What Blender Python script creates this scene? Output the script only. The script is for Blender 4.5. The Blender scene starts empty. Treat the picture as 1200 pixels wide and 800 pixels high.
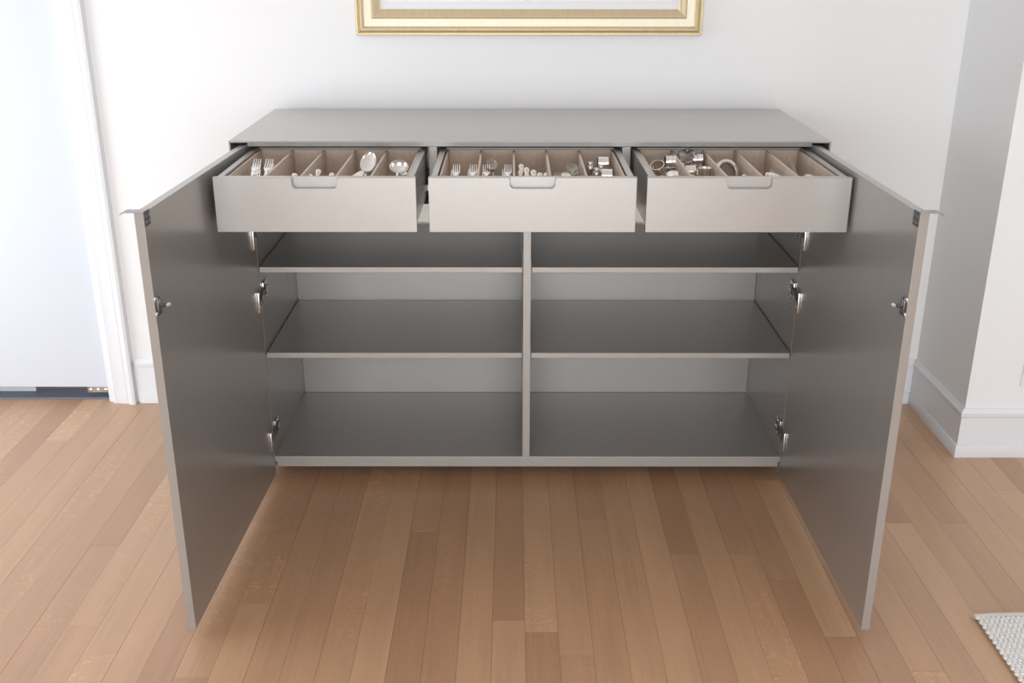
import bpy, bmesh, math, random
from mathutils import Vector, Matrix
random.seed(7)
C = bpy.context.scene.collection
PI = math.pi
# ---------------------------------------------------------------- camera
cam = bpy.data.cameras.new('camera'); cam.sensor_width = 36; cam.lens = 36.67
cam.clip_start = .05; cam.clip_end = 60
co = bpy.data.objects.new('camera', cam); C.objects.link(co)
co.location = (-.0528, -3.7696, 1.701); co.rotation_euler = (PI/2-.3631, -.0006, .0002)
S = bpy.context.scene; S.camera = co
# ---------------------------------------------------------------- world, lights, exposure
w = bpy.data.worlds.new('sky'); S.world = w; w.use_nodes = True
w.node_tree.nodes['Background'].inputs[0].default_value = (.75, .86, 1, 1)
w.node_tree.nodes['Background'].inputs[1].default_value = 1.0
def area(name, loc, rot, sx, sy, power, col, spread=180):
    l = bpy.data.lights.new(name, 'AREA'); l.shape = 'RECTANGLE'; l.size = sx; l.size_y = sy
    l.energy = power; l.color = col; l.spread = math.radians(spread)
    o = bpy.data.objects.new(name, l); o.location = loc; o.rotation_euler = rot; C.objects.link(o); return o
area('daylight_front', (-.15, -8.10, 1.15), (PI/2, 0, 0), 4.0, 1.9, 150, (.95, .98, 1))
area('daylight_left', (-2.72, -1.2, 1.14), (PI/2, 0, -PI/2), 1.9, 2.1, 21, (.92, .96, 1))
area('hall_fill_light', (-2.2, .75, 2.5), (0, 0, 0), .5, .5, 6, (1, .97, .92))  # added fill that brightens the dark hall under the door, no known lamp
area('daylight_right', (3.12, -1.45, 1.45), (PI/2, 0, PI/2), 1.5, 1.6, 4, (.97, .98, 1))
area('ceiling_fill_light', (0, -4.6, 2.62), (0, 0, 0), 3.0, 1.8, 24, (1, .98, .95))  # added overhead fill for the middle floor and cabinet top, no known fixture
S.view_settings.view_transform = 'Standard'; S.view_settings.look = 'None'
S.view_settings.gamma = 1; S.view_settings.exposure = 0.50; S.view_settings.use_curve_mapping = False

# ---------------------------------------------------------------- materials
def mat(name, col, rough=.5, metal=0, spec=.5, bump=None, coat=0, trans=0, var=None, aniso=None):
    m = bpy.data.materials.new(name); m.use_nodes = True; nt = m.node_tree
    b = nt.nodes['Principled BSDF']
    b.inputs['Base Color'].default_value = (*col, 1); b.inputs['Roughness'].default_value = rough
    b.inputs['Metallic'].default_value = metal; b.inputs['Specular IOR Level'].default_value = spec
    b.inputs['Coat Weight'].default_value = coat; b.inputs['Coat Roughness'].default_value = .22; b.inputs['Transmission Weight'].default_value = trans
    g = nt.nodes.new('ShaderNodeNewGeometry')
    if bump or var:
        mp = nt.nodes.new('ShaderNodeMapping'); nt.links.new(g.outputs['Position'], mp.inputs[0])
        n = nt.nodes.new('ShaderNodeTexNoise'); n.inputs['Detail'].default_value = 4
        sc, st = (bump or (var[0], 0))[:2]
        n.inputs['Scale'].default_value = sc
        if aniso: mp.inputs['Scale'].default_value = aniso
        nt.links.new(mp.outputs[0], n.inputs['Vector'])
        if bump:
            bp = nt.nodes.new('ShaderNodeBump'); bp.inputs['Strength'].default_value = st; bp.inputs['Distance'].default_value = .002
            nt.links.new(n.outputs['Fac'], bp.inputs['Height']); nt.links.new(bp.outputs[0], b.inputs['Normal'])
        if var:
            r = nt.nodes.new('ShaderNodeMapRange'); r.inputs['To Min'].default_value = 1-var[1]; r.inputs['To Max'].default_value = 1+var[1]
            nt.links.new(n.outputs['Fac'], r.inputs[0])
            mx = nt.nodes.new('ShaderNodeVectorMath'); mx.operation = 'SCALE'; mx.inputs[0].default_value = col
            nt.links.new(r.outputs[0], mx.inputs['Scale']); nt.links.new(mx.outputs[0], b.inputs['Base Color'])
    return m
M = {}
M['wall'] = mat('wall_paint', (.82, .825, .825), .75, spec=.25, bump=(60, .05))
M['wall2'] = mat('wall_grey_low_bounce', (.42, .41, .40), .75, spec=.25, bump=(60, .05))  # unseen walls greyed to cut their bounce light on the cabinet
M['ceil'] = mat('ceiling_paint', (.88, .88, .88), .9, spec=.2, bump=(50, .05))
M['trim'] = mat('trim_gloss_paint', (.76, .775, .80), .35, spec=.4, bump=(9, .03))
M['door'] = mat('door_paint', (.63, .66, .71), .4, spec=.4, bump=(8, .03))
M['paint'] = mat('taupe_lacquer', (.365, .348, .330), .35, metal=.32, spec=.6, bump=(22, .03), var=(5, .03), coat=.7)
M['liner'] = mat('liner_wood', (.64, .535, .45), .6, spec=.3, bump=(40, .2), var=(14, .16), aniso=(6, .6, 1))
M['edge'] = mat('edge_banding', (.48, .36, .24), .5, var=(20, .1))
M['black'] = mat('dark_recess', (.02, .02, .022), .6, var=(10, .1))
M['gold'] = mat('gilt', (.66, .55, .36), .42, metal=.6, bump=(90, .12), var=(30, .12), aniso=(1, .3, .3))
M['gilt2'] = mat('gilt_pale', (.84, .79, .64), .5, metal=.2, bump=(70, .1), var=(22, .06))
M['mat'] = mat('mat_board', (.80, .81, .83), .85, var=(60, .01))
M['paper'] = mat('paper', (.87, .87, .85), .8, bump=(30, .1), var=(30, .02))
M['silver'] = mat('silver', (.86, .85, .83), .16, metal=1, var=(40, .05))
M['silver2'] = mat('silver_satin', (.80, .78, .74), .28, metal=1, var=(60, .06))
M['pearl'] = mat('pearl_handle', (.85, .80, .76), .2, spec=.6, coat=.4, var=(80, .08))
M['steel'] = mat('nickel_steel', (.62, .61, .60), .25, metal=1, var=(60, .08))
M['dsteel'] = mat('dark_steel', (.12, .12, .13), .35, metal=.8, var=(60, .1))
M['plate'] = mat('brushed_plate', (.42, .41, .42), .35, metal=.9, var=(60, .1))
M['glass'] = mat('crystal', (.97, .98, 1), .03, trans=1, var=(40, .01))
M['hall'] = mat('hall_carpet', (.30, .28, .27), .9, var=(60, .2), bump=(200, .4))
M['halllight'] = mat('hall_baseboard', (.62, .64, .66), .5, var=(20, .02))
M['thresh'] = mat('threshold', (.16, .18, .23), .45, metal=.3, var=(20, .1))
M['yarn'] = mat('rug_yarn', (.80, .79, .77), .95, spec=.1, bump=(500, .5), var=(60, .16))
M['hem'] = mat('rug_hem', (.68, .65, .58), .95, spec=.1, bump=(400, .4), var=(60, .1))
M['white'] = mat('white_plastic', (.8, .8, .79), .35, var=(40, .01))

def oak():
    m = bpy.data.materials.new('oak_planks'); m.use_nodes = True; nt = m.node_tree; L = nt.links.new
    b = nt.nodes['Principled BSDF']
    N = nt.nodes.new
    def math_(op, a, bb=None):
        n = N('ShaderNodeMath'); n.operation = op
        for i, v in enumerate((a, bb)):
            if v is None: continue
            if isinstance(v, (int, float)): n.inputs[i].default_value = v
            else: L(v, n.inputs[i])
        return n.outputs[0]
    g = N('ShaderNodeNewGeometry'); oi = N('ShaderNodeObjectInfo')
    sp = N('ShaderNodeSeparateXYZ'); L(g.outputs['Position'], sp.inputs[0])
    row = math_('FLOOR', math_('DIVIDE', math_('SUBTRACT', sp.outputs[0], .070), .0875))
    wn = N('ShaderNodeTexWhiteNoise'); wn.noise_dimensions = '2D'
    cv = N('ShaderNodeCombineXYZ'); L(row, cv.inputs[0]); L(math_('MULTIPLY', oi.outputs['Random'], 57.3), cv.inputs[1])
    L(cv.outputs[0], wn.inputs['Vector'])
    # plank tone
    cr = N('ShaderNodeValToRGB'); L(wn.outputs['Value'], cr.inputs[0])
    e = cr.color_ramp.elements
    e[0].position = 0; e[0].color = (.42, .235, .130, 1)
    e[1].position = 1; e[1].color = (.56, .345, .200, 1)
    x = e.new(.3); x.color = (.46, .265, .150, 1)
    x = e.new(.62); x.color = (.50, .295, .168, 1)
    # shifted coords per plank
    off = N('ShaderNodeVectorMath'); off.operation = 'MULTIPLY_ADD'
    L(wn.outputs['Color'], off.inputs[0]); off.inputs[1].default_value = (7, 9, 5); L(g.outputs['Position'], off.inputs[2])
    def noise(scale, vec, det=4, dist=0):
        mp = N('ShaderNodeMapping'); mp.inputs['Scale'].default_value = vec; L(off.outputs[0], mp.inputs[0])
        n = N('ShaderNodeTexNoise'); n.inputs['Scale'].default_value = scale; n.inputs['Detail'].default_value = det
        n.inputs['Distortion'].default_value = dist; L(mp.outputs[0], n.inputs['Vector']); return n.outputs['Fac']
    fine = noise(170, (1, .022, 1), 3)
    broad = noise(16, (1, .07, 1), 3, .4)
    cloud = noise(3.0, (1, .5, 1), 2)
    # medullary flecks
    mp = N('ShaderNodeMapping'); mp.inputs['Scale'].default_value = (15, 24, 1); L(off.outputs[0], mp.inputs[0])
    fl = N('ShaderNodeTexNoise'); fl.inputs['Scale'].default_value = 1; fl.inputs['Detail'].default_value = 1; fl.inputs['Distortion'].default_value = 1.5
    L(mp.outputs[0], fl.inputs['Vector'])
    ridge = math_('SUBTRACT', 1, math_('MULTIPLY', math_('ABSOLUTE', math_('SUBTRACT', fl.outputs['Fac'], .5)), 34))
    ridge = math_('MAXIMUM', ridge, 0)
    sel = N('ShaderNodeSeparateColor'); L(wn.outputs['Color'], sel.inputs[0])
    quart = math_('GREATER_THAN', sel.outputs[2], .66)
    patch = N('ShaderNodeMapRange'); patch.inputs[1].default_value = .42; patch.inputs[2].default_value = .62; L(cloud, patch.inputs[0])
    fleck = math_('MULTIPLY', math_('MULTIPLY', ridge, quart), patch.outputs[0])
    k = math_('ADD', math_('ADD', math_('MULTIPLY', fine, .26), math_('MULTIPLY', broad, .26)), .74)
    k = math_('ADD', k, math_('MULTIPLY', fleck, .34))
    k = math_('ADD', k, math_('MULTIPLY', math_('SUBTRACT', cloud, .5), .16))
    sc = N('ShaderNodeVectorMath'); sc.operation = 'SCALE'; L(cr.outputs[0], sc.inputs[0]); L(k, sc.inputs['Scale'])
    L(sc.outputs[0], b.inputs['Base Color'])
    rr = N('ShaderNodeMapRange'); rr.inputs['To Min'].default_value = .40; rr.inputs['To Max'].default_value = .52; L(fine, rr.inputs[0])
    L(rr.outputs[0], b.inputs['Roughness']); b.inputs['Specular IOR Level'].default_value = .5
    b.inputs['Coat Weight'].default_value = .75; b.inputs['Coat Roughness'].default_value = .45
    bp = N('ShaderNodeBump'); bp.inputs['Strength'].default_value = .18; bp.inputs['Distance'].default_value = .0006; L(fine, bp.inputs['Height'])
    L(bp.outputs[0], b.inputs['Normal'])
    return m
M['oak'] = oak()

# ---------------------------------------------------------------- mesh helpers
def tag(o, label=None, cat=None, group=None, kind=None):
    for k, v in (('label', label), ('category', cat), ('group', group), ('kind', kind)):
        if v: o[k] = v
    return o
def empty(name, loc, label, cat, group=None):
    o = bpy.data.objects.new(name, None); o.location = loc; C.objects.link(o); o.empty_display_size = .05
    return tag(o, label, cat, group)
class MB:
    mtx = None
    def __init__(s): s.bm = bmesh.new()
    def box(s, x0, x1, y0, y1, z0, z1, bev=.0, seg=2):
        vs = [s.bm.verts.new((x, y, z)) for x in (x0, x1) for y in (y0, y1) for z in (z0, z1)]
        q = ((0,1,3,2),(4,6,7,5),(0,4,5,1),(2,3,7,6),(0,2,6,4),(1,5,7,3))
        fs = [s.bm.faces.new([vs[i] for i in f]) for f in q]
        if bev:
            es = list({e for f in fs for e in f.edges})
            bmesh.ops.bevel(s.bm, geom=es, offset=bev, segments=seg, profile=.5, affect='EDGES')
        return s
    def sweep(s, pts, rx, rz=None, n=10, cap=True, up=Vector((0, 0, 1))):
        """elliptical section swept along pts; rx sideways half width, rz half thickness (lists or numbers)"""
        pts = [Vector(p) for p in pts]; k = len(pts)
        rx = rx if isinstance(rx, (list, tuple)) else [rx]*k
        rz = rx if rz is None else (rz if isinstance(rz, (list, tuple)) else [rz]*k)
        rings = []
        for i, p in enumerate(pts):
            t = (pts[min(i+1, k-1)]-pts[max(i-1, 0)]).normalized()
            a = t.cross(up)
            if a.length < 1e-4: a = t.cross(Vector((0, 1, 0)))
            a.normalize(); b = a.cross(t)
            rings.append([s.bm.verts.new(p+a*(rx[i]*math.cos(2*PI*j/n))+b*(rz[i]*math.sin(2*PI*j/n))) for j in range(n)])
        for r0, r1 in zip(rings, rings[1:]):
            for j in range(n): s.bm.faces.new((r0[j], r0[(j+1) % n], r1[(j+1) % n], r1[j]))
        if cap: s.bm.faces.new(rings[0][::-1]); s.bm.faces.new(rings[-1])
        return s
    def lathe(s, prof, n=24, mtx=None, closed=False, flute=0):
        rings = []; mtx = mtx or Matrix()
        for (r, z) in prof:
            rings.append([s.bm.verts.new(mtx @ Vector((r*(1+flute*(j % 2))*math.cos(2*PI*j/n), r*(1+flute*(j % 2))*math.sin(2*PI*j/n), z))) for j in range(n)])
        pr = list(zip(rings, rings[1:]))
        if closed: pr.append((rings[-1], rings[0]))
        for r0, r1 in pr:
            for j in range(n): s.bm.faces.new((r0[j], r0[(j+1) % n], r1[(j+1) % n], r1[j]))
        if not closed:
            s.bm.faces.new(rings[0][::-1]); s.bm.faces.new(rings[-1])
        return s
    def prism(s, poly, axis, a0, a1, bev=0):
        """poly of 2D points extruded along axis (0,1,2)"""
        def P(p, a):
            v = list(p); v.insert(axis, a); return v
        A = [s.bm.verts.new(P(p, a0)) for p in poly]; B = [s.bm.verts.new(P(p, a1)) for p in poly]
        n = len(poly); fs = [s.bm.faces.new(A), s.bm.faces.new(B[::-1])]
        for i in range(n): fs.append(s.bm.faces.new((A[i], B[i], B[(i+1) % n], A[(i+1) % n])))
        if bev:
            es = [e for e in list(fs[0].edges)+list(fs[1].edges)]
            bmesh.ops.bevel(s.bm, geom=es, offset=bev, segments=2, profile=.5, affect='EDGES')
        return s
    def build(s, name, m, parent=None, loc=None, smooth=True, mtx=None):
        mtx = mtx or MB.mtx
        bmesh.ops.recalc_face_normals(s.bm, faces=s.bm.faces)
        if mtx: bmesh.ops.transform(s.bm, matrix=mtx, verts=s.bm.verts)
        me = bpy.data.meshes.new(name); s.bm.to_mesh(me); s.bm.free()
        me.materials.append(m)
        if smooth:
            for p in me.polygons: p.use_smooth = True
            me.set_sharp_from_angle(angle=math.radians(38))
        o = bpy.data.objects.new(name, me); C.objects.link(o)
        if parent:
            o.parent = parent
            # coordinates are written in world space: undo the parent's place
            root = Vector((0, 0, 0)); q = parent
            while q: root += q.location; q = q.parent
            o.location = -root
        if loc: o.location = loc
        return o
def part(name, m, parent, x0, x1, y0, y1, z0, z1, bev=.001):
    return MB().box(x0, x1, y0, y1, z0, z1, bev).build(name, m, parent, smooth=False)
def struct(name, m, boxes, bev=0, parent=None):
    mb = MB()
    for b in boxes: mb.box(*b, bev)
    o = mb.build(name, m, parent, smooth=False)
    if not parent: o['kind'] = 'structure'
    return o

# ---------------------------------------------------------------- room shell
WY = .03                      # back wall face
DX0, DX1, DH = -2.56, -1.655, 2.05     # doorway
struct('wall_back', M['wall'], [(-3.3, DX0-.02, WY, WY+.15, 0, 2.7), (DX1+.02, 1.535, WY, WY+.15, 0, 2.7), (DX0-.02, DX1+.02, WY, WY+.15, DH+.02, 2.7)])
struct('wall_pillar', M['wall'], [(1.535, 3.3, -.435, .18, 0, 2.7)])
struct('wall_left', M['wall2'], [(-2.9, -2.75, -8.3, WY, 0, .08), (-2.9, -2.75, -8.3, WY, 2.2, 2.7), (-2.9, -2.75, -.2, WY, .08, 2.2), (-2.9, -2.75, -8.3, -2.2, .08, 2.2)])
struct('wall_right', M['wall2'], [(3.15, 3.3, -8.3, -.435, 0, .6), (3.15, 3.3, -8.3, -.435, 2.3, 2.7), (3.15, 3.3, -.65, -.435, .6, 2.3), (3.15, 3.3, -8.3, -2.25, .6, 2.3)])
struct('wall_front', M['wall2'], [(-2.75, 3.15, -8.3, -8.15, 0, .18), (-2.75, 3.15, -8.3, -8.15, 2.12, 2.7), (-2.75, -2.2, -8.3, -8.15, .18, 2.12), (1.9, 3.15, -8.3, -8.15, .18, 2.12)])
struct('ceiling', M['ceil'], [(-3.3, 3.3, -8.3, 1.4, 2.7, 2.8)])
part_later = None
# hallway behind the door
struct('wall_hallway', M['wall'], [(-3.3, -3.2, .18, 1.4, 0, 2.7), (-1.3, -1.2, .18, 1.4, 0, 2.7), (-3.2, -1.3, 1.3, 1.4, 0, 2.7)])
# floor: base slab, boards as parts, the rest as stuff
floor = struct('floor', M['hall'], [(-3.3, 3.3, -8.3, 1.4, -.12, -.0185)])
PW, PX0 = .0875, .070
base_me = {}
def plank(x0, x1, y0, y1):
    me = base_me.get('u')
    if not me:
        mb = MB(); mb.box(-.5, .5, -.5, .5, -1, 0)
        o = mb.build('plank', M['oak'], None, smooth=False); me = o.data; base_me['u'] = me; bpy.data.objects.remove(o)
    o = bpy.data.objects.new('plank', me); C.objects.link(o); o.parent = floor
    o.location = ((x0+x1)/2, (y0+y1)/2, random.choice((0, 0, -.0003)))
    g = .0006
    o.scale = (x1-x0-g, y1-y0-g, .018)
joints = {0: [-1.558], -2: [-1.409], 4: [-1.077, -.50], 17: [-.687, -1.2], -11: [-1.646, -.9], -21: [-.32, -1.1], 8: [-1.478, -.62], 12: [-.9, -1.75], -1: [-1.46, -.7]}
r0, r1 = math.floor((-2.25-PX0)/PW), math.ceil((2.0-PX0)/PW)
for r in range(r0, r1):
    x0 = PX0+r*PW; x1 = x0+PW
    top = .055 if x0 < -1.6 else (WY if x0 < 1.54 else -.43)
    js = joints.get(r)
    if js is None:
        js = []; y = top-random.uniform(.15, 2.6)
        while y > -1.75: js.append(y); y -= random.uniform(.9, 2.2)
    ys = [top]+sorted(js, reverse=True)+[-1.95]
    for a, b in zip(ys, ys[1:]): plank(x0, x1, b, a)
mb = MB()
for r in range(math.floor((-3.15-PX0)/PW)+1, math.floor((3.15-PX0)/PW)):
    x0 = PX0+r*PW; x1 = x0+PW-.0011
    if r0 <= r < r1: spans = [(-8.15, -1.952)]
    elif x0 > 0: spans = [(-8.15, -.43)]
    else: spans = [(-8.15, WY)]
    for a, b in spans:
        y = a
        while y < b-.01:
            y2 = min(b, y+random.uniform(.6, 1.4)); mb.box(x0, x1, y, y2-.001, -.018, 0); y = y2
o = mb.build('floorboards', M['oak'], floor, smooth=False); o['kind'] = 'stuff'
# window frames of the room's windows (outside the picture, they hold the daylight)
def wframe(name, axis, c, u0, u1, z0, z1):
    mb = MB(); t = .05
    rects = [(u0, u1, z0, z0+t), (u0, u1, z1-t, z1), (u0, u0+t, z0, z1), (u1-t, u1, z0, z1), ((u0+u1)/2-.02, (u0+u1)/2+.02, z0, z1)]
    for a, b, e, f in rects:
        if axis == 'y': mb.box(a, b, c-.02, c+.02, e, f, .003)
        else: mb.box(c-.02, c+.02, a, b, e, f, .003)
    o = mb.build(name, M['trim']); o['kind'] = 'structure'
wframe('window_1', 'y', -8.2, -2.2, 1.9, .18, 2.12)
wframe('window_2', 'x', -2.8, -2.2, -.2, .08, 2.2)
wframe('window_3', 'x', 3.2, -2.25, -.65, .6, 2.3)

# baseboards with a shoe strip and a cap
def base_run(name, poly):
    """poly: list of (x,y) along the wall face, room side to the right-hand normal given by sign"""
    pass
def bb_y(name, x0, x1, yf):      # board on a wall facing -y
    o = struct(name, M['trim'], [(x0, x1, yf-.012, yf, 0, .176)], .001)
    a = part('shoe_strip', M['trim'], o, x0-.0, x1, yf-.018, yf-.0118, 0, .05, .002)
    prof = [(yf, .186), (yf-.006, .186), (yf-.010, .178), (yf-.016, .172), (yf-.016, .160), (yf-.012, .152), (yf, .152)]
    MB().prism(prof, 0, x0, x1).build('cap_moulding', M['trim'], o)
    return o
bb_y('baseboard_back', -1.528, 1.523, WY)
o = struct('baseboard_pillar', M['trim'], [(1.523, 3.15, -.447, -.435, 0, .176), (1.523, 1.535, -.435, WY, 0, .176)], 0)
mb = MB(); mb.box(1.517, 3.15, -.453, -.4472, 0, .05, .0015); mb.box(1.517, 1.5228, -.4472, WY, 0, .05, .0015)
mb.build('shoe_strip', M['trim'], o)
# cap following the corner (mitred)
prof = [(0, .152), (.012, .152), (.016, .160), (.016, .172), (.010, .178), (.006, .186), (0, .186)]
mb = MB(); rows = []
for (px, py, dx, dy) in ((1.535, WY, -1, 0), (1.535, -.435, -1, -1), (3.15, -.435, 0, -1)):
    rows.append([mb.bm.verts.new((px+dx*a, py+dy*a, z)) for a, z in prof])
for a, b in zip(rows, rows[1:]):
    for j in range(len(prof)): mb.bm.faces.new((a[j], a[(j+1) % 7], b[(j+1) % 7], b[j]))
mb.bm.faces.new(rows[0]); mb.bm.faces.new(rows[-1][::-1])
mb.build('cap_moulding', M['trim'], o)

# door, casing, threshold
d = struct('door_1', M['door'], [(DX0+.003, DX1-.003, .062, .102, .050, DH-.003)], .002)
part('door_sweep_bracket', M['steel'], d, DX1-.10, DX1-.006, .072, .098, .020, .049, .003)
for k in range(3):
    MB().lathe([(.004, -.003), (.006, 0), (.006, .003), (.003, .005)], 12, Matrix.Translation((DX1-.085+.03*k, .070, .035)) @ Matrix.Rotation(PI/2, 4, 'X')).build('screw', M['silver'], d)
t = struct('trim_1', M['trim'], [(DX1, DX1+.02, .03, .18, 0, DH), (DX0-.02, DX0, .03, .18, 0, DH), (DX0-.02, DX1+.02, .03, .18, DH, DH+.02)], .001)
# door casing profile: flat board, quirk, back band
def casing(parent, x, s):
    prof = [(x, .030), (x, .020), (x+s*.012, .014), (x+s*.020, .016), (x+s*.060, .010), (x+s*.064, .013), (x+s*.068, .004), (x+s*.085, -.002), (x+s*.095, .002), (x+s*.098, .030)]
    MB().prism(prof, 2, 0, DH+.07).build('casing', M['trim'], parent)
casing(t, DX1+.018, 1); casing(t, DX0-.018, -1)
part('head_casing', M['trim'], t, DX0-.0, DX1+.0, .008, .03, DH+.0, DH+.09, .003)
th = struct('trim_2', M['thresh'], [(DX0, DX1, .056, .15, -.018, .006)], .002)
hl = struct('floor_hallway', M['hall'], [(-3.2, -1.3, .151, 1.3, -.0185, .002)])
struct('baseboard_hallway', M['halllight'], [(-2.6, -1.985, .12, .132, .006, .15)], .001)

cl = empty('added_ceiling_panel', (0, -4.6, 2.7), 'flat rectangular panel added on the ceiling out of view to brighten the floor', 'added light panel')  # unseen fixture, made up as a body for the overhead fill
part('housing', M['white'], cl, -1.52, 1.52, -5.52, -3.68, 2.63, 2.6995, .004)
# outlet at the picture's edge on the pillar
ou = empty('wall_outlet', (1.745, -.435, .31), 'white electrical outlet cover low on the pillar above its baseboard', 'outlet')
part('cover_plate', M['white'], ou, 1.712, 1.782, -.440, -.4352, .268, .352, .002)
part('socket', M['dsteel'], ou, 1.735, 1.760, -.4415, -.4401, .318, .340, .0004)
part('socket', M['dsteel'], ou, 1.735, 1.760, -.4415, -.4401, .280, .302, .0004)

# ---------------------------------------------------------------- sideboard
HT = 1.154
sb = empty('sideboard', (0, -.3, 0), 'taupe lacquered sideboard with both doors and all three drawers open', 'sideboard')
P = M['paint']
part('top_panel', P, sb, -.9, .9, -.649, -.004, 1.149, HT, .0008)
for x in (-.9, .895): part('end_panel', P, sb, x, x+.005, -.649, -.004, .03, 1.1488, .0006)
for s in (-1, 1):
    x = sorted((s*.850, s*.870)); part('side_panel', P, sb, x[0], x[1], -.623, -.010, .052, 1.1338, .0008)
part('back_panel', P, sb, -.849, .849, -.085, -.070, .093, 1.14, 0)
part('bottom_panel', P, sb, -.850, .850, -.625, -.011, .072, .092, .0008)
part('bottom_lip', P, sb, -.846, .846, -.620, -.605, .052, .0715, .0008)
part('plinth', M['black'], sb, -.80, .80, -.50, -.05, 0, .0718, .001)
part('center_divider', P, sb, -.0185+.001, .0055-.001+.002, -.625, -.086, .0925, .886, .0008)
part('top_rail', P, sb, -.850, .850, -.625, -.58, 1.134, 1.1486, .0005)
part('drawer_deck', P, sb, -.850, .850, -.625, -.086, .900, .958, .0008)
for x0, x1 in ((-.849, -.0195), (.0085, .849)):
    for zt in (.466, .755):
        part('shelf', P, sb, x0+.0015, x1-.0015, -.6245, -.087, zt-.018, zt, .0012)
for xa in (-.2915, .2915):
    part('drawer_partition', P, sb, xa-.0125, xa+.0125, -.625, -.086, .9585, 1.1335, .0008)
# rounded-notch drawer front
def front_mesh(x0, x1):
    zb, zt = .978, 1.126; cx = (x0+x1)/2; hw = .0605; dp = .030; r = .010
    pts = [(x0, zb), (x1, zb), (x1, zt)]
    pts += [(cx+hw+.004, zt), (cx+hw+.001, zt-.0015), (cx+hw, zt-.005)]
    for k in range(7):
        a = k/6*PI/2; pts.append((cx+hw-r+r*math.cos(a), zt-dp+r-r*math.sin(a)))
    for k in range(7):
        a = k/6*PI/2; pts.append((cx-hw+r-r*math.sin(a), zt-dp+r-r*math.cos(a)))
    pts += [(cx-hw, zt-.005), (cx-hw-.001, zt-.0015), (cx-hw-.004, zt), (x0, zt)]
    return MB().prism(pts, 1, -1.0385, -1.0190, .0009)
TR = 1.035                    # floor of the drawer trays
DR = [(-.8456, -.3079), (-.2750, .2783), (.3055, .8482)]
comp = []
labels = None
for i, (x0, x1) in enumerate(DR):
    a, b = x0+.006, x1-.006
    mb = MB()
    zt = 1.1245
    mb.box(a, a+.016, -1.0185, -.575, .985, zt, .0008); mb.box(b-.016, b, -1.0185, -.575, .985, zt, .0008)
    mb.box(a+.0162, b-.0162, -1.0185, -1.006, .985, zt, .0008); mb.box(a+.0162, b-.0162, -.587, -.575, .985, zt, .0008)
    mb.box(a+.0162, b-.0162, -1.0055, -.5875, .990, .998)
    dr = mb.build('drawer', P, sb, smooth=False)
    front_mesh(x0, x1).build('drawer_front', P, dr, smooth=False)
    for xs in (a-.0048, b+.0008): part('drawer_runner', M['steel'], dr, xs, xs+.004, -.60, -.20, .992, 1.012, .0005)
    a2, b2 = a+.0195, b-.0195
    mb = MB(); mb.box(a2, a2+.005, -1.003, -.589, .999, 1.118, .0004); mb.box(b2-.005, b2, -1.003, -.589, .999, 1.118, .0004)
    mb.box(a2+.0052, b2-.0052, -1.003, -.999, .999, 1.118, .0004); mb.box(a2+.0052, b2-.0052, -.593, -.589, .999, 1.118, .0004)
    mb.box(a2+.0052, b2-.0052, -.9988, -.5932, TR-.005, TR)
    mb.build('tray', M['liner'], dr, smooth=False)
    a3, b3 = a2+.005, b2-.005; wd = (b3-a3)/5; cs = []
    for k in range(5):
        if k: part('tray_divider', M['liner'], dr, a3+k*wd-.003, a3+k*wd+.003, -.9985, -.5935, TR+.0002, 1.117, .0005)
        cs.append((a3+k*wd+.0035, a3+(k+1)*wd-.0035))
    comp.append(cs)

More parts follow.
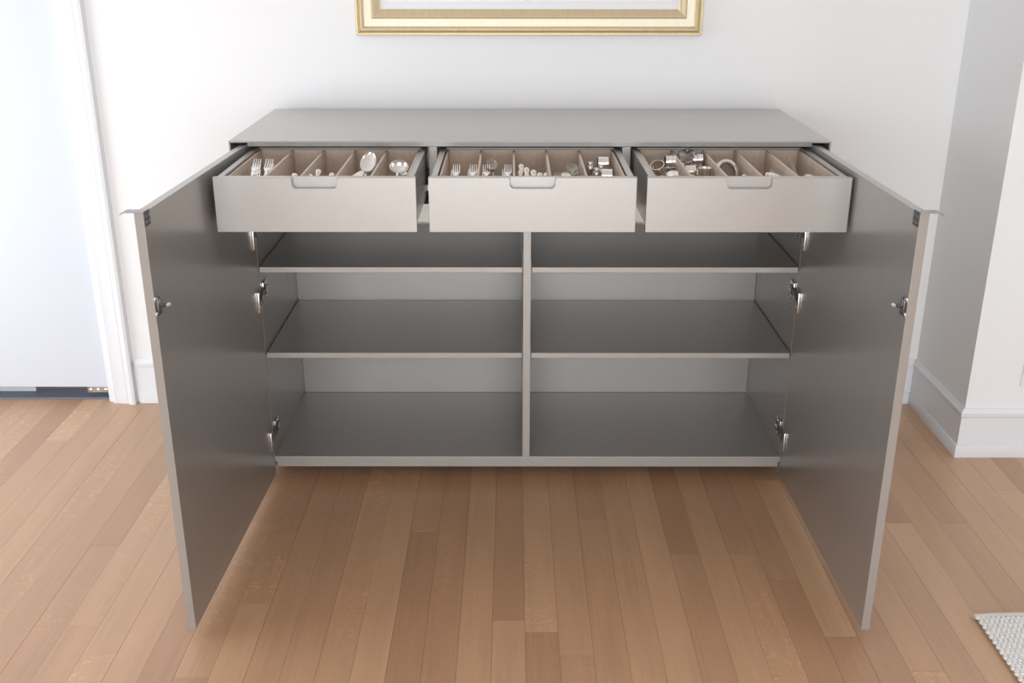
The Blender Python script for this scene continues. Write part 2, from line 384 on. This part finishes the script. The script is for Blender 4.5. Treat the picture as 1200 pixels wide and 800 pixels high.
# doors
for s in (-1, 1):
    X = lambda q: s*q
    def B(name, m, par, xa, xb, y0, y1, z0, z1, bev=.001):
        x = sorted((X(xa), X(xb))); return part(name, m, par, x[0], x[1], y0, y1, z0, z1, bev)
    ang = -.033 if s < 0 else .0125
    HM = Matrix.Translation((s*.8500, -.6275, 0)) @ Matrix.Rotation(ang, 4, 'Z') @ Matrix.Translation((-s*.8622, .6275, 0))
    MB.mtx = HM
    dy0, dy1 = -1.487, -.6275
    mb = MB(); x = sorted((X(.8622), X(.8840))); mb.box(x[0], x[1], dy0, dy1, .028, 1.140, .0009)
    dr = mb.build('cabinet_door', P, sb, smooth=False)
    # top pull: thin plate over the edge with a folded lip and an inner screw plate
    mb = MB()
    prof = [(X(.8618), 1.1402), (X(.905), 1.1402), (X(.911), 1.1385), (X(.9155), 1.1340), (X(.9165), 1.1350), (X(.9122), 1.1402), (X(.906), 1.1425), (X(.8618), 1.1425)]
    mb.prism(prof, 1, -1.4885, -1.462)
    h = mb.build('door_pull', M['plate'], dr)
    B('pull_plate', M['dsteel'], dr, .8600, .8620, -1.4880, -1.454, 1.108, 1.1424, .0004)
    for (yy, zz) in ((-1.479, 1.131), (-1.463, 1.131), (-1.479, 1.117), (-1.463, 1.117)):
        MB().lathe([(.0028, -.001), (.0028, .001), (.0012, .0014)], 10, Matrix.Translation((X(.8595), yy, zz)) @ Matrix.Rotation(-s*PI/2, 4, 'Y')).build('screw', M['plate'], dr)
    # catch near the free edge: dark body, two bright screws, stud with a bright cone tip
    yc, zc = -1.480, .919
    mb = MB(); mb.box(*sorted((X(.8530), X(.8621))), yc-.006, yc+.006, zc-.022, zc+.022, .002)
    mb.box(*sorted((X(.8500), X(.8532))), yc-.0035, yc+.0035, zc-.018, zc+.018, .001)
    mb.build('catch_body', M['dsteel'], dr)
    for dz in (-.018, .018):
        MB().lathe([(.004, -.002), (.0062, 0), (.0062, .0035), (.0035, .0055)], 14, Matrix.Translation((X(.8600), yc-.010, zc+dz)) @ Matrix.Rotation(-s*PI/2, 4, 'Y')).build('catch_screw', M['silver'], dr)
    MB().sweep([(X(.8540), yc, zc), (X(.848), yc+.004, zc), (X(.840), yc+.010, zc-.001)], [.006, .0052, .004]).build('catch_arm', M['dsteel'], dr)
    MB().lathe([(.0035, -.001), (.0062, .001), (.0066, .005), (.003, .010), (.001, .0105)], 14, Matrix.Translation((X(.841), yc+.0105, zc-.001)) @ Matrix.Rotation(-s*PI/2, 4, 'Y')).build('catch_tip', M['silver'], dr)
    # three cup hinges
    for zc in (.855, .650, .165):
        MB.mtx = HM
        hm = MB()
        hm.box(*sorted((X(.8560), X(.8620))), -.668, -.6635, zc-.033, zc+.033, .0008)      # bright flange edge
        hm.box(*sorted((X(.8614), X(.8625))), -.6640, -.634, zc-.026, zc+.026, .001)
        hi = hm.build('hinge', M['silver2'], dr)
        MB.mtx = None
        am = MB()
        am.prism([(-.655, zc-.010), (-.628, zc+.002), (-.600, zc+.012), (-.560, zc+.012), (-.560, zc+.030), (-.600, zc+.032), (-.636, zc+.022), (-.660, zc+.006)], 0, *sorted((X(.8390), X(.8505))), .001)
        am.build('hinge_arm', M['steel'], dr)
        pm = MB(); pm.box(*sorted((X(.8455), X(.8498))), -.600, -.548, zc-.012, zc+.045, .001)
        pm.build('hinge_mount', M['steel'], dr)
        sm = MB(); sm.box(*sorted((X(.8365), X(.8389))), -.628, -.596, zc+.012, zc+.030, .0006)
        sm.build('hinge_cover', M['dsteel'], dr)
        for (yy, zz) in ((-.588, zc+.022), (-.572, zc+.022), (-.573, zc+.040), (-.573, zc-.006), (-.646, zc-.018)):
            MB().lathe([(.0032, -.001), (.0042, .001), (.0036, .0025), (.001, .003)], 10, Matrix.Translation((X(.8385 if yy > -.63 and abs(zz-zc-.022) < .001 else (.846 if yy > -.63 else .8585)), yy, zz)) @ Matrix.Rotation(-s*PI/2, 4, 'Y')).build('screw', M['silver'], dr)
    MB.mtx = None
    # shelf pins and pin holes on the side panel
    for (yy, zz) in ((-.211, .672), (-.236, .607), (-.560, .681), (-.570, .603), (-.564, .456), (-.21, .43), (-.211, .40)):
        MB().lathe([(.0028, -.0005), (.0032, .0006), (.0022, .0012), (.0008, .0012)], 10, Matrix.Translation((X(.8498), yy, zz)) @ Matrix.Rotation(-s*PI/2, 4, 'Y')).build('shelf_pin', M['steel'], sb)

# ---------------------------------------------------------------- cutlery
def place(o, name, label, cat, group, loc, rot=(0, 0, 0)):
    c = o.copy() if o.users_collection and o.get('placed') else o
    if c is not o: C.objects.link(c)
    o['placed'] = 1
    for k in ('label', 'category', 'group'):
        if k in c.keys(): del c[k]
    c.name = name; c.location = loc; c.rotation_euler = rot
    tag(c, label, cat, group); return c
# prototypes point along +y: handle end at y=0, head at +y
def fork_mesh(L=.185):
    mb = MB()
    pts = [(0, 0, .002), (0, .01, .002), (0, .05, .0026), (0, .10, .0042), (0, .125, .0052), (0, .138, .0042), (0, .148, .0028)]
    mb.sweep(pts, [.0055, .0085, .0065, .0032, .003, .008, .0125], [.0011, .0014, .0014, .0016, .0016, .0012, .001], 8)
    for x in (-.0098, -.0033, .0033, .0098):
        mb.sweep([(x, .146, .0030), (x, .160, .0028), (x*.98, .175, .0052), (x*.95, L+.004, .0095)], [.0021, .0018, .0016, .0008], [.0011, .001, .0009, .0006], 6)
    return mb
def shell(prof_fn, nu=14, nv=7, t=.0012):
    pass
def spoon_mesh(bw=.017, bl=.028, hl=.115, dp=.008, hw=.0075):
    mb = MB(); L = hl
    mb.sweep([(0, 0, .002), (0, .01, .002), (0, L*.45, .0035), (0, L*.85, .0075), (0, L, .0068), (0, L+.006, .006)], [hw*.7, hw, hw*.7, hw*.4, .003, .004], [.0011, .0014, .0015, .0017, .0015, .0010], 8)
    cy = L+bl+.001
    def ringset(off, inv):
        rs = []
        for i in range(7):
            t = i/6*PI/2
            k = math.cos(t) if i < 6 else .001
            z = -math.sin(t)*dp
            rs.append([mb.bm.verts.new(((bw-off)*k*math.cos(2*PI*j/20)*(1-.10*math.sin(2*PI*j/20)), cy+(bl-off)*k*math.sin(2*PI*j/20), z+dp+.0012+off*(1 if i else 0))) for j in range(20)])
        return rs
    A = ringset(0, 0); B = ringset(.001, 1)
    for rs in (A, B):
        for a, b in zip(rs, rs[1:]):
            for j in range(20): mb.bm.faces.new((a[j], a[(j+1) % 20], b[(j+1) % 20], b[j]))
        mb.bm.faces.new(rs[-1])
    for j in range(20): mb.bm.faces.new((A[0][j], A[0][(j+1) % 20], B[0][(j+1) % 20], B[0][j]))
    return mb
def ring_mesh(r, h, t=.0015, bead=0):
    # axis along x
    pr = [(r-t, -h/2), (r, -h/2), (r+.0008, -h/2+.0006), (r+.0008, -h/2+.003), (r, -h/2+.004)]
    if bead: pr += [(r, -.003), (r+bead, -.0015), (r+bead, .0015), (r, .003)]
    pr += [(r, h/2-.004), (r+.0008, h/2-.003), (r+.0008, h/2-.0006), (r, h/2), (r-t, h/2)]
    return MB().lathe(pr, 32, Matrix.Rotation(PI/2, 4, 'Y'), closed=True)

fork = fork_mesh().build('dinner_fork', M['silver'], None)
stacks = [(0, 0, .030, 'silver dinner fork stacked in the first tray of the left drawer', 'forks at the left end'),
          (0, 0, .070, 'silver dinner fork beside the first stack, against the divider', 'forks by the first divider'),
          (1, 0, .028, 'small silver fork in a stack against the left wall of the middle drawer', 'small forks by the drawer wall'),
          (1, 0, .075, 'small silver fork in a stack left of the first divider of the middle drawer', 'small forks left of the divider'),
          (1, 1, .020, 'small silver fork in a stack right of the first divider of the middle drawer', 'small forks right of the divider'),
          (1, 1, .074, 'small silver fork in a stack beside the dark spoon, middle drawer', 'small forks beside the spoon')]
def fstack(d, c, off, label, grp, n=6):
    x = comp[d][c][0]+off
    for k in range(n):
        rx = math.radians(1.2+k*(3.6 if d == 0 else 2.9)); 
        s = 1 if d == 0 else .93
        lab = label.replace('stacked', 'lying topmost of the stack').replace('beside the first stack', 'lying topmost of the second stack').replace('in a stack', 'topmost of the stack') if k == n-1 else (label.replace('stacked', 'lying undermost of the stack').replace('beside the first stack', 'undermost of the second stack').replace('in a stack', 'undermost of the stack') if k == 0 else label)
        o = place(fork, 'dinner_fork', lab, 'fork', grp, (x+random.uniform(-.001, .001), (-.988 if d == 0 else -.985)+k*.001, TR+.0008+k*.0050), (rx, 0, random.uniform(-.03, .03)))
        o.scale = (s, s, s)
for a in stacks: fstack(*a)

# short knives with pearl pistol-grip ends pointing to the back of the drawer
def knife_root(loc, rot, label, grp):
    pass
kh = MB().sweep([(0, .060, 0), (0, .064, 0), (0, .085, 0), (0, .115, 0), (0, .128, .0005), (0, .137, .001), (0, .144, .001), (0, .148, .001)], [.0045, .006, .0062, .0066, .0088, .0100, .0072, .002], [.004, .005, .0055, .006, .0078, .0088, .0062, .002], 14)
kb = MB().prism([(-.006, .060), (.005, .060), (.007, .030), (.006, .010), (.0, 0), (-.005, .012)], 2, -.0007, .0007)
kr = bpy.data.objects.new('butter_knife', None); C.objects.link(kr)
o1 = kh.build('handle', mat('satin_silver_handle', (.80, .74, .69), .10, metal=1, var=(80, .08)), kr); o2 = kb.build('blade', M['silver'], kr)
o1.location = o2.location = (0, 0, 0)
first = [True]
def knife(x, y, z, rx, rz, label, grp, k=1):
    if first[0]: r = kr; first[0] = False
    else:
        r = kr.copy(); C.objects.link(r)
        for ch in (o1, o2):
            c = ch.copy(); C.objects.link(c); c.parent = r
    r.location = (x, y, z); r.rotation_euler = (rx, 0, rz); r.scale = (1, k, 1); tag(r, label, 'knife', grp)
def px_knives(spots, label, grp):
    """spots: place of the knob; the knife runs from there down to the front of the tray"""
    for (x, y, z) in spots:
        yb = y-.14; zb = max(TR+.008, z-.050)
        rx = math.atan2(z-zb, .14)
        k = min(1, (y+.992)/.14/math.cos(rx))
        knife(x, y-.14*k*math.cos(rx), z-.14*k*math.sin(rx), rx, random.uniform(-.03, .03), label, grp, k)
px_knives([(-.665, -.860, 1.094)], 'single pearl-handled knife lying in the second tray of the left drawer', None)
px_knives([(-.601, -.850, 1.103)], 'topmost pearl-handled knife in the third tray of the left drawer', None)
px_knives([(-.616, -.872, 1.095)], 'pearl-handled knife left of and under the topmost one, left drawer', None)
px_knives([(-.561, -.865, 1.096)], 'pearl-handled knife nearest the third divider of the left drawer', None)
px_knives([(-.582, -.885, 1.088)], 'pearl-handled knife lying lowest in the third tray of the left drawer', None)
MK = 'knives of the middle drawer'
px_knives([(-.030, -.800, 1.108)], 'silver-knobbed knife lying uppermost against the second divider of the middle drawer', MK)
px_knives([(-.031, -.840, 1.098)], 'silver-knobbed knife second from the top against the second divider, middle drawer', MK)
px_knives([(-.030, -.880, 1.090)], 'silver-knobbed knife lowest against the second divider of the middle drawer', MK)
px_knives([(-.009, -.830, 1.105)], 'silver-knobbed knife standing out second from the divider, middle drawer', MK)
px_knives([(-.010, -.880, 1.096), (.003, -.895, 1.092)], 'silver-knobbed knife low in the middle of the crowded tray, middle drawer', MK)
px_knives([(.011, -.850, 1.102)], 'silver-knobbed knife raised in the centre of the crowded tray, middle drawer', MK)
px_knives([(.024, -.870, 1.098)], 'silver-knobbed knife second from the right in the crowded tray, middle drawer', MK)
px_knives([(.041, -.870, 1.098)], 'silver-knobbed knife beside the third divider of the middle drawer', MK)

# spoons
spoonS = spoon_mesh(.0225, .036, .080, .010, .008)
ss = spoonS.build('serving_spoon', M['silver'], None)
c = comp[0][3]
place(ss, 'serving_spoon', 'large silver serving spoon shining on top in the fourth tray of the left drawer', 'spoon', None, (c[0]+.046, -.885, 1.037), (math.radians(42), math.radians(6), -.10))
sp2 = spoon_mesh(.018, .028, .105, .008).build('table_spoon', M['silver2'], None)
for k, (dx, z, rx, rz) in enumerate(((.030, TR+.001, 3, .02), (.031, TR+.008, 5, -.03), (.026, TR+.016, 8, .05), (.062, TR+.001, 4, -.06), (.060, TR+.009, 6, .0))):
    place(sp2, 'table_spoon', 'silver tablespoon with its handle end up under the large serving spoon, left drawer', 'spoon', 'tablespoons of the left drawer', (c[0]+(.022, .028, .034, .041, .048)[k], -.828-.003*k, 1.086+.004*k), (-math.radians(15), 0, PI+rz*2))
c = comp[0][4]
lad = MB()
lad.lathe([(.001, -.018), (.012, -.016), (.022, -.008), (.026, 0), (.0268, .0008), (.025, .001), (.0208, -.0072), (.011, -.0148), (.001, -.0168)], 28, Matrix.Translation((0, .12, .019)))
lad.sweep([(0, 0, .002), (0, .03, .003), (0, .07, .012), (0, .094, .021)], [.007, .006, .003, .0035], .0015, 8)
la = lad.build('ladle', M['silver'], None)
place(la, 'ladle', 'round-bowled silver ladle in the last tray at the right of the left drawer', 'ladle', None, (c[0]+.048, -.935, 1.040), (math.radians(30), math.radians(6), -.02))
tea = spoon_mesh(.011, .017, .075, .005, .005).build('tea_spoon', M['silver2'], None)
place(tea, 'tea_spoon', 'tiny silver teaspoon right beside the round ladle, left drawer', 'spoon', None, (c[1]-.014, -.93, 1.072), (math.radians(12), 0, .05))
c = comp[1][1]
dsp = spoon_mesh(.019, .029, .10, .009).build('dark_spoon', mat('tarnished_silver', (.32, .29, .25), .25, metal=1, var=(60, .3)), None)
place(dsp, 'table_spoon', 'dark tarnished spoon between two stacks of forks in the middle drawer', 'spoon', None, (c[0]+.046, -.93, 1.062), (math.radians(20), 0, .12))
c = comp[1][3]
tns = spoon_mesh(.011, .017, .075, .005, .005).build('nested_spoon', bpy.data.materials['tarnished_silver'], None)
for k in range(6):
    place(tns, 'table_spoon', 'silver spoon nested bowl in bowl in the fourth tray of the middle drawer', 'spoon', 'nested spoons of the middle drawer', (c[0]+.062, -.985+.001*k, TR+.001+.0065*k), (math.radians(3+3.0*k), 0, .0)).scale = (1.6, 1.42, 1.3)
for k in range(4):
    place(tns, 'tea_spoon', 'small silver spoon beside the nested spoons in the middle drawer', 'spoon', 'small spoons of the middle drawer', (c[0]+.018+.003*k, -.96, TR+.001+.0065*k), (math.radians(4+4*k), 0, .05)).scale = (1.15, 1.2, 1.1)
place(tea, 'tea_spoon', 'little spoon tilted low at the front of the fourth tray, middle drawer', 'spoon', None, (c[0]+.042, -.995, 1.085), (math.radians(12), .1, .04)).scale = (1.2, .9, 1)

# napkin rings
rg = ring_mesh(.0205, .031, .0016).build('napkin_ring', M['silver'], None)
rb = ring_mesh(.0205, .031, .0016, .0016).build('napkin_ring', M['silver'], None)
c = comp[1][4]; xr = c[1]-.030
R = .0215
NR = 'napkin ring'
place(rg, 'napkin_ring', 'plain silver napkin ring on top at the back of the middle drawer, right tray', NR, None, (xr, -.715, TR+3*R+.0005), (0, 0, .02))
place(rg, 'napkin_ring', 'plain silver napkin ring underneath the topmost one, right tray of the middle drawer', NR, None, (xr, -.715, TR+R+.0003), (0, 0, -.02))
place(rg, 'napkin_ring', 'plain silver napkin ring nearest the drawer front, right tray of the middle drawer', NR, None, (xr+.001, -.835, TR+2.45*R), (0, 0, -.03))
place(rg, 'napkin_ring', 'plain silver napkin ring lying low under the front ring, middle drawer', NR, None, (xr+.001, -.855, TR+R+.0003), (0, 0, .03)).scale = (1, .7, .7)
shk = MB().lathe([(.001, 0), (.011, 0), (.012, .003), (.008, .010), (.006, .018), (.0095, .028), (.0125, .040), (.011, .048), (.0085, .051), (.0085, .056), (.007, .058), (.001, .059)], 16, flute=.05)
shk = shk.build('salt_shaker', M['steel'], None)
cap = None
for (dx, y, lab) in ((.022, -.74, 'small silver-topped glass shaker at the back of the rings tray, middle drawer'), (.034, -.83, 'small silver-topped glass shaker nearer the front of the rings tray, middle drawer'), (.052, -.765, 'short glass shaker standing between the shakers and the napkin rings')):
    place(shk, 'salt_shaker', lab, 'shaker', None, (c[0]+dx, y, TR+.0003)).scale = (1.05, 1.05, 1.3 if dx < .05 else 1.2)
c = comp[2][0]
place(rb, 'napkin_ring', 'beaded silver napkin ring high at the back of the right drawer, first tray', NR, None, (c[0]+.075, -.70, TR+3*R+.002), (0, 0, 0))
place(rb, 'napkin_ring', 'beaded silver napkin ring below the high one, first tray of the right drawer', NR, None, (c[0]+.075, -.71, TR+R+.001), (0, 0, 0))
place(rg, 'napkin_ring', 'silver napkin ring leaning with its opening up, first tray of the right drawer', NR, None, (c[0]+.034, -.745, TR+2.6*R), (.0, math.radians(58), 1.0))
place(rg, 'napkin_ring', 'silver napkin ring lying under the leaning one, right drawer', NR, None, (c[0]+.036, -.79, TR+R+.001), (0, 0, .5))
op = ring_mesh(.0225, .030, .0016).build('napkin_ring', M['silver'], None)
place(op, 'napkin_ring', 'napkin ring with its round opening facing the drawer front, right drawer', NR, None, (c[0]+.058, -.885, TR+.052), (0, math.radians(-14), PI/2))
place(rg, 'napkin_ring', 'napkin ring low under the one whose opening faces the drawer front', NR, None, (c[0]+.055, -.900, TR+R*.72), (0, 0, PI/2)).scale = (.7, .7, .7)
for k in range(4):
    o = place(fork, 'tea_fork', 'little silver fork handle poking through the open napkin ring', 'fork', 'little forks in the napkin ring', (c[0]+.047+.007*k, -.975, TR+.032), (math.radians(13), 0, 0)); o.scale = (.35, .52, .8)
c = comp[2][1]
cr = MB().lathe([(.001, 0), (.014, 0), (.015, .003), (.006, .008), (.005, .030), (.012, .036), (.021, .048), (.025, .062), (.0235, .068), (.019, .070), (.001, .066)], 16, flute=.09)
cr = cr.build('crystal_stopper', M['glass'], None, smooth=False)
place(cr, 'crystal_stopper', 'faceted crystal stopper at the back of the second tray, right drawer', 'stopper', None, (c[0]+.034, -.665, TR+.0003)).scale = (1.05, 1.05, 1.32)
place(rg, 'napkin_ring', 'bright napkin ring against the first divider of the right drawer', NR, None, (c[0]+.029, -.755, TR+2.05*R+.004), (0, 0, .05))
place(rg, 'napkin_ring', 'napkin ring under the bright one by the first divider, right drawer', NR, None, (c[0]+.029, -.785, TR+R*.9), (0, 0, .05)).scale = (.9, .9, .88)
place(rb, 'napkin_ring', 'napkin ring at the back beside the crystal stopper, right drawer', NR, None, (c[1]-.026, -.665, TR+3*R+.002), (0, 0, 0))
place(rb, 'napkin_ring', 'napkin ring below the one beside the crystal stopper, right drawer', NR, None, (c[1]-.026, -.675, TR+R+.001), (0, 0, 0))
cup = MB().lathe([(.001, 0), (.016, 0), (.0165, .003), (.018, .006), (.0185, .060), (.0200, .064), (.0203, .066), (.0188, .066), (.0172, .060), (.0168, .008), (.001, .007)], 28)
cup = cup.build('silver_cup', M['silver2'], None)
place(cup, 'silver_cup', 'straight-sided small silver cup standing in the second tray of the right drawer', 'cup', None, (c[1]-.026, -.80, TR+.0003)).scale = (1, 1, 1.06)
c = comp[2][2]
# wine coaster: rim band on edge with a dark wooden base disc
wc = bpy.data.objects.new('wine_coaster', None); C.objects.link(wc)
rm = MB().lathe([(.029, -.010), (.0345, -.010), (.0350, -.008), (.0335, -.005), (.0335, .006), (.0350, .009), (.0345, .011), (.0290, .012), (.0262, .011), (.0262, .0095), (.0300, .009), (.0312, .006), (.0312, -.006)], 40, closed=True).build('rim', M['silver'], wc)
bs = MB().lathe([(.001, -.009), (.030, -.009), (.030, -.006), (.001, -.006)], 32).build('base_disc', mat('coaster_felt', (.34, .30, .27), .6, var=(40, .1)), wc)
rm.location = bs.location = (0, 0, 0)
wc.location = (c[0]+.040, -.735, TR+.041); wc.rotation_euler = (math.radians(66), math.radians(0), math.radians(18)); wc.scale = (1.12, 1.12, 1.12)
tag(wc, 'round silver wine coaster standing on its rim in the middle tray of the right drawer', 'coaster')
bt = spoon_mesh(.006, .010, .05, .003, .004).build('salt_spoon', M['silver2'], None)
place(bt, 'salt_spoon', 'tiny salt spoon at the foot of the wine coaster, right drawer', 'spoon', None, (c[0]+.056, -.945, TR+.038), (math.radians(22), 0, -.1))
c = comp[2][3]
dish = MB().lathe([(.001, .004), (.018, .004), (.024, .009), (.030, .012), (.0305, .0135), (.028, .0135), (.023, .0105), (.017, .0055), (.001, .0055)], 36)
dish = dish.build('butter_dish', M['silver'], None)
place(dish, 'butter_dish', 'shiny small silver dish leaning in the fourth tray of the right drawer', 'dish', None, (c[0]+.052, -.885, 1.079), (math.radians(12), math.radians(16), 0)).scale = (1.1, 1.1, 1.2)
fork2 = fork
for k in range(2):
    place(fork2, 'pickle_fork', ('slender fork with prongs resting against the third divider, right drawer', 'slender fork with prongs beside the last divider of the right drawer')[k], 'fork', None, ((c[0]+.012, c[1]-.010)[k], -.97+.04*k, TR+.004), (math.radians((14, 13)[k]), 0, (.08, .02)[k])).scale = (.45, 1.0, 1)
c = comp[2][4]
tg = MB()
tg.sweep([(0, 0, 0), (0, .05, .004), (0, .10, .014), (0, .14, .034), (-.004, .16, .056), (-.008, .166, .070)], [.004, .004, .0045, .006, .006, .003], [.0012]*6, 8)
tg.sweep([(.018, .02, 0), (.019, .06, .003), (.020, .10, .006), (.022, .125, .012)], [.004, .0035, .006, .003], [.0012]*4, 8)
tg.sweep([(0, 0, 0), (.004, -.010, 0), (.012, -.010, 0), (.018, .02, 0)], .003, .0012, 8)
tg = tg.build('sugar_tongs', bpy.data.materials['tarnished_silver'], None)
place(tg, 'sugar_tongs', 'curved silver tongs with one arm up in the last tray of the right drawer', 'tongs', None, (c[0]+.040, -.935, TR+.014), (math.radians(4), 0, .05))
place(sp2, 'table_spoon', 'silver spoon lying beneath the curved tongs in the right drawer', 'spoon', None, (c[0]+.058, -.985, TR+.032), (math.radians(9), 0, .02)).scale = (.8, .85, 1)

# ---------------------------------------------------------------- picture
pf = empty('picture_frame', (0, WY, 1.407), 'gilded picture frame with stepped moulding hanging above the sideboard', 'picture frame')
X0, X1, Z0, Z1 = -.596, .607, 1.407, 2.30
prof = [(0, 0), (0, .022), (.003, .026), (.006, .026), (.008, .021), (.012, .023), (.017, .033), (.023, .034), (.027, .028), (.030, .0245), (.055, .0225), (.058, .026), (.061, .029), (.066, .027), (.072, .023), (.080, .019), (.086, .014), (.086, 0)]
def frame_band(idx0, idx1, m, name):
    sub = prof[idx0:idx1]
    mb = MB(); rows = []
    for (px, pz, dx, dz) in ((X0, Z0, 1, 1), (X1, Z0, -1, 1), (X1, Z1, -1, -1), (X0, Z1, 1, -1)):
        rows.append([mb.bm.verts.new((px+dx*a, WY-.002-b, pz+dz*a)) for a, b in sub])
    for i in range(4):
        a, b = rows[i], rows[(i+1) % 4]
        for j in range(len(sub)-1): mb.bm.faces.new((a[j], a[j+1], b[j+1], b[j]))
        if idx1-idx0 == len(prof): mb.bm.faces.new((a[-1], a[0], b[0], b[-1]))
    o = mb.build(name, m, pf, smooth=False)
    return o
fm = frame_band(0, len(prof), M['gold'], 'moulding')
fm.data.materials.append(M['gilt2'])
for i, p in enumerate(fm.data.polygons):
    c0 = p.center
    u = min(c0.x-X0, X1-c0.x, c0.z-Z0, Z1-c0.z)
    if .030 < u < .055: p.material_index = 1
part('mat_board', M['mat'], pf, X0+.08, X1-.08, WY-.012, WY-.003, Z0+.08, Z1-.08, 0)
part('paper_sheet', M['paper'], pf, -.492, -.003, WY-.0150, WY-.0125, 1.5165, 2.19, .0008)
part('paper_sheet', M['paper'], pf, .001, .503, WY-.0152, WY-.0125, 1.5185, 2.19, .0008)
gl = part('glazing', M['glass'], pf, X0+.08, X1-.08, WY-.0175, WY-.0165, Z0+.08, Z1-.08, 0)
# architectural glass: clear to shadow rays
bpy.data.objects.remove(gl)
part('backing_board', M['paper'], pf, X0+.01, X1-.01, WY-.0028, WY-.0004, Z0+.01, Z1-.01, 0)

# ---------------------------------------------------------------- rug
rug = empty('woven_rug', (1.65, -1.9, 0), 'off-white chunky woven rug whose corner lies in front of the pillar', 'rug')
RX0, RX1, RY0, RY1 = 1.196, 2.30, -2.30, -1.392
mb = MB(); mb.box(RX0+.006, RX1, RY0, RY1-.012, .0006, .006, .001); mb.build('backing', M['hem'], rug)
MB().sweep([(RX0-.001, RY1-.008, .0068), (RX0+.05, RY1-.003, .0068), (RX0+.4, RY1+.012, .0068), (RX1, RY1+.015, .0068)], .010, .006, 10, up=Vector((0, 0, 1))).build('hem', M['hem'], rug)
vs, fs = [], []
tmpl = []
for (cz, rr) in ((-.3, .8), (.35, .95), (.85, .5)):
    for j in range(6): tmpl.append((rr*math.cos(j*PI/3), rr*math.sin(j*PI/3), cz))
nx, ny = int((RX1-RX0)/.0135), int((RY1-RY0)/.0105)
for j in range(ny):
    for i in range(nx):
        cx = RX0+.007+i*.0135+(.0035 if j % 2 else -.0005); cy = RY1-.016-j*.0105
        if cx > RX1-.005 or cy < RY0+.005: continue
        a = .5 if i % 2 else -.5
        a += random.uniform(-.12, .12); sx, sy, sz = .0076, .0098, .0046*random.uniform(.85, 1.15)
        b0 = len(vs); ca, sa = math.cos(a), math.sin(a)
        for (x, y, z) in tmpl:
            x, y = x*sx, y*sy
            vs.append((cx+x*ca-y*sa, cy+x*sa+y*ca, .0082+z*sz))
        for k in range(2):
            for q in range(6):
                fs.append((b0+k*6+q, b0+k*6+(q+1) % 6, b0+(k+1)*6+(q+1) % 6, b0+(k+1)*6+q))
        fs.append(tuple(b0+12+q for q in range(6)))
me = bpy.data.meshes.new('yarn_loops'); me.from_pydata(vs, [], fs); me.materials.append(M['yarn'])
for p in me.polygons: p.use_smooth = True
o = bpy.data.objects.new('yarn_loops', me); C.objects.link(o); o.parent = rug; o.location = -rug.location; o['kind'] = 'stuff'
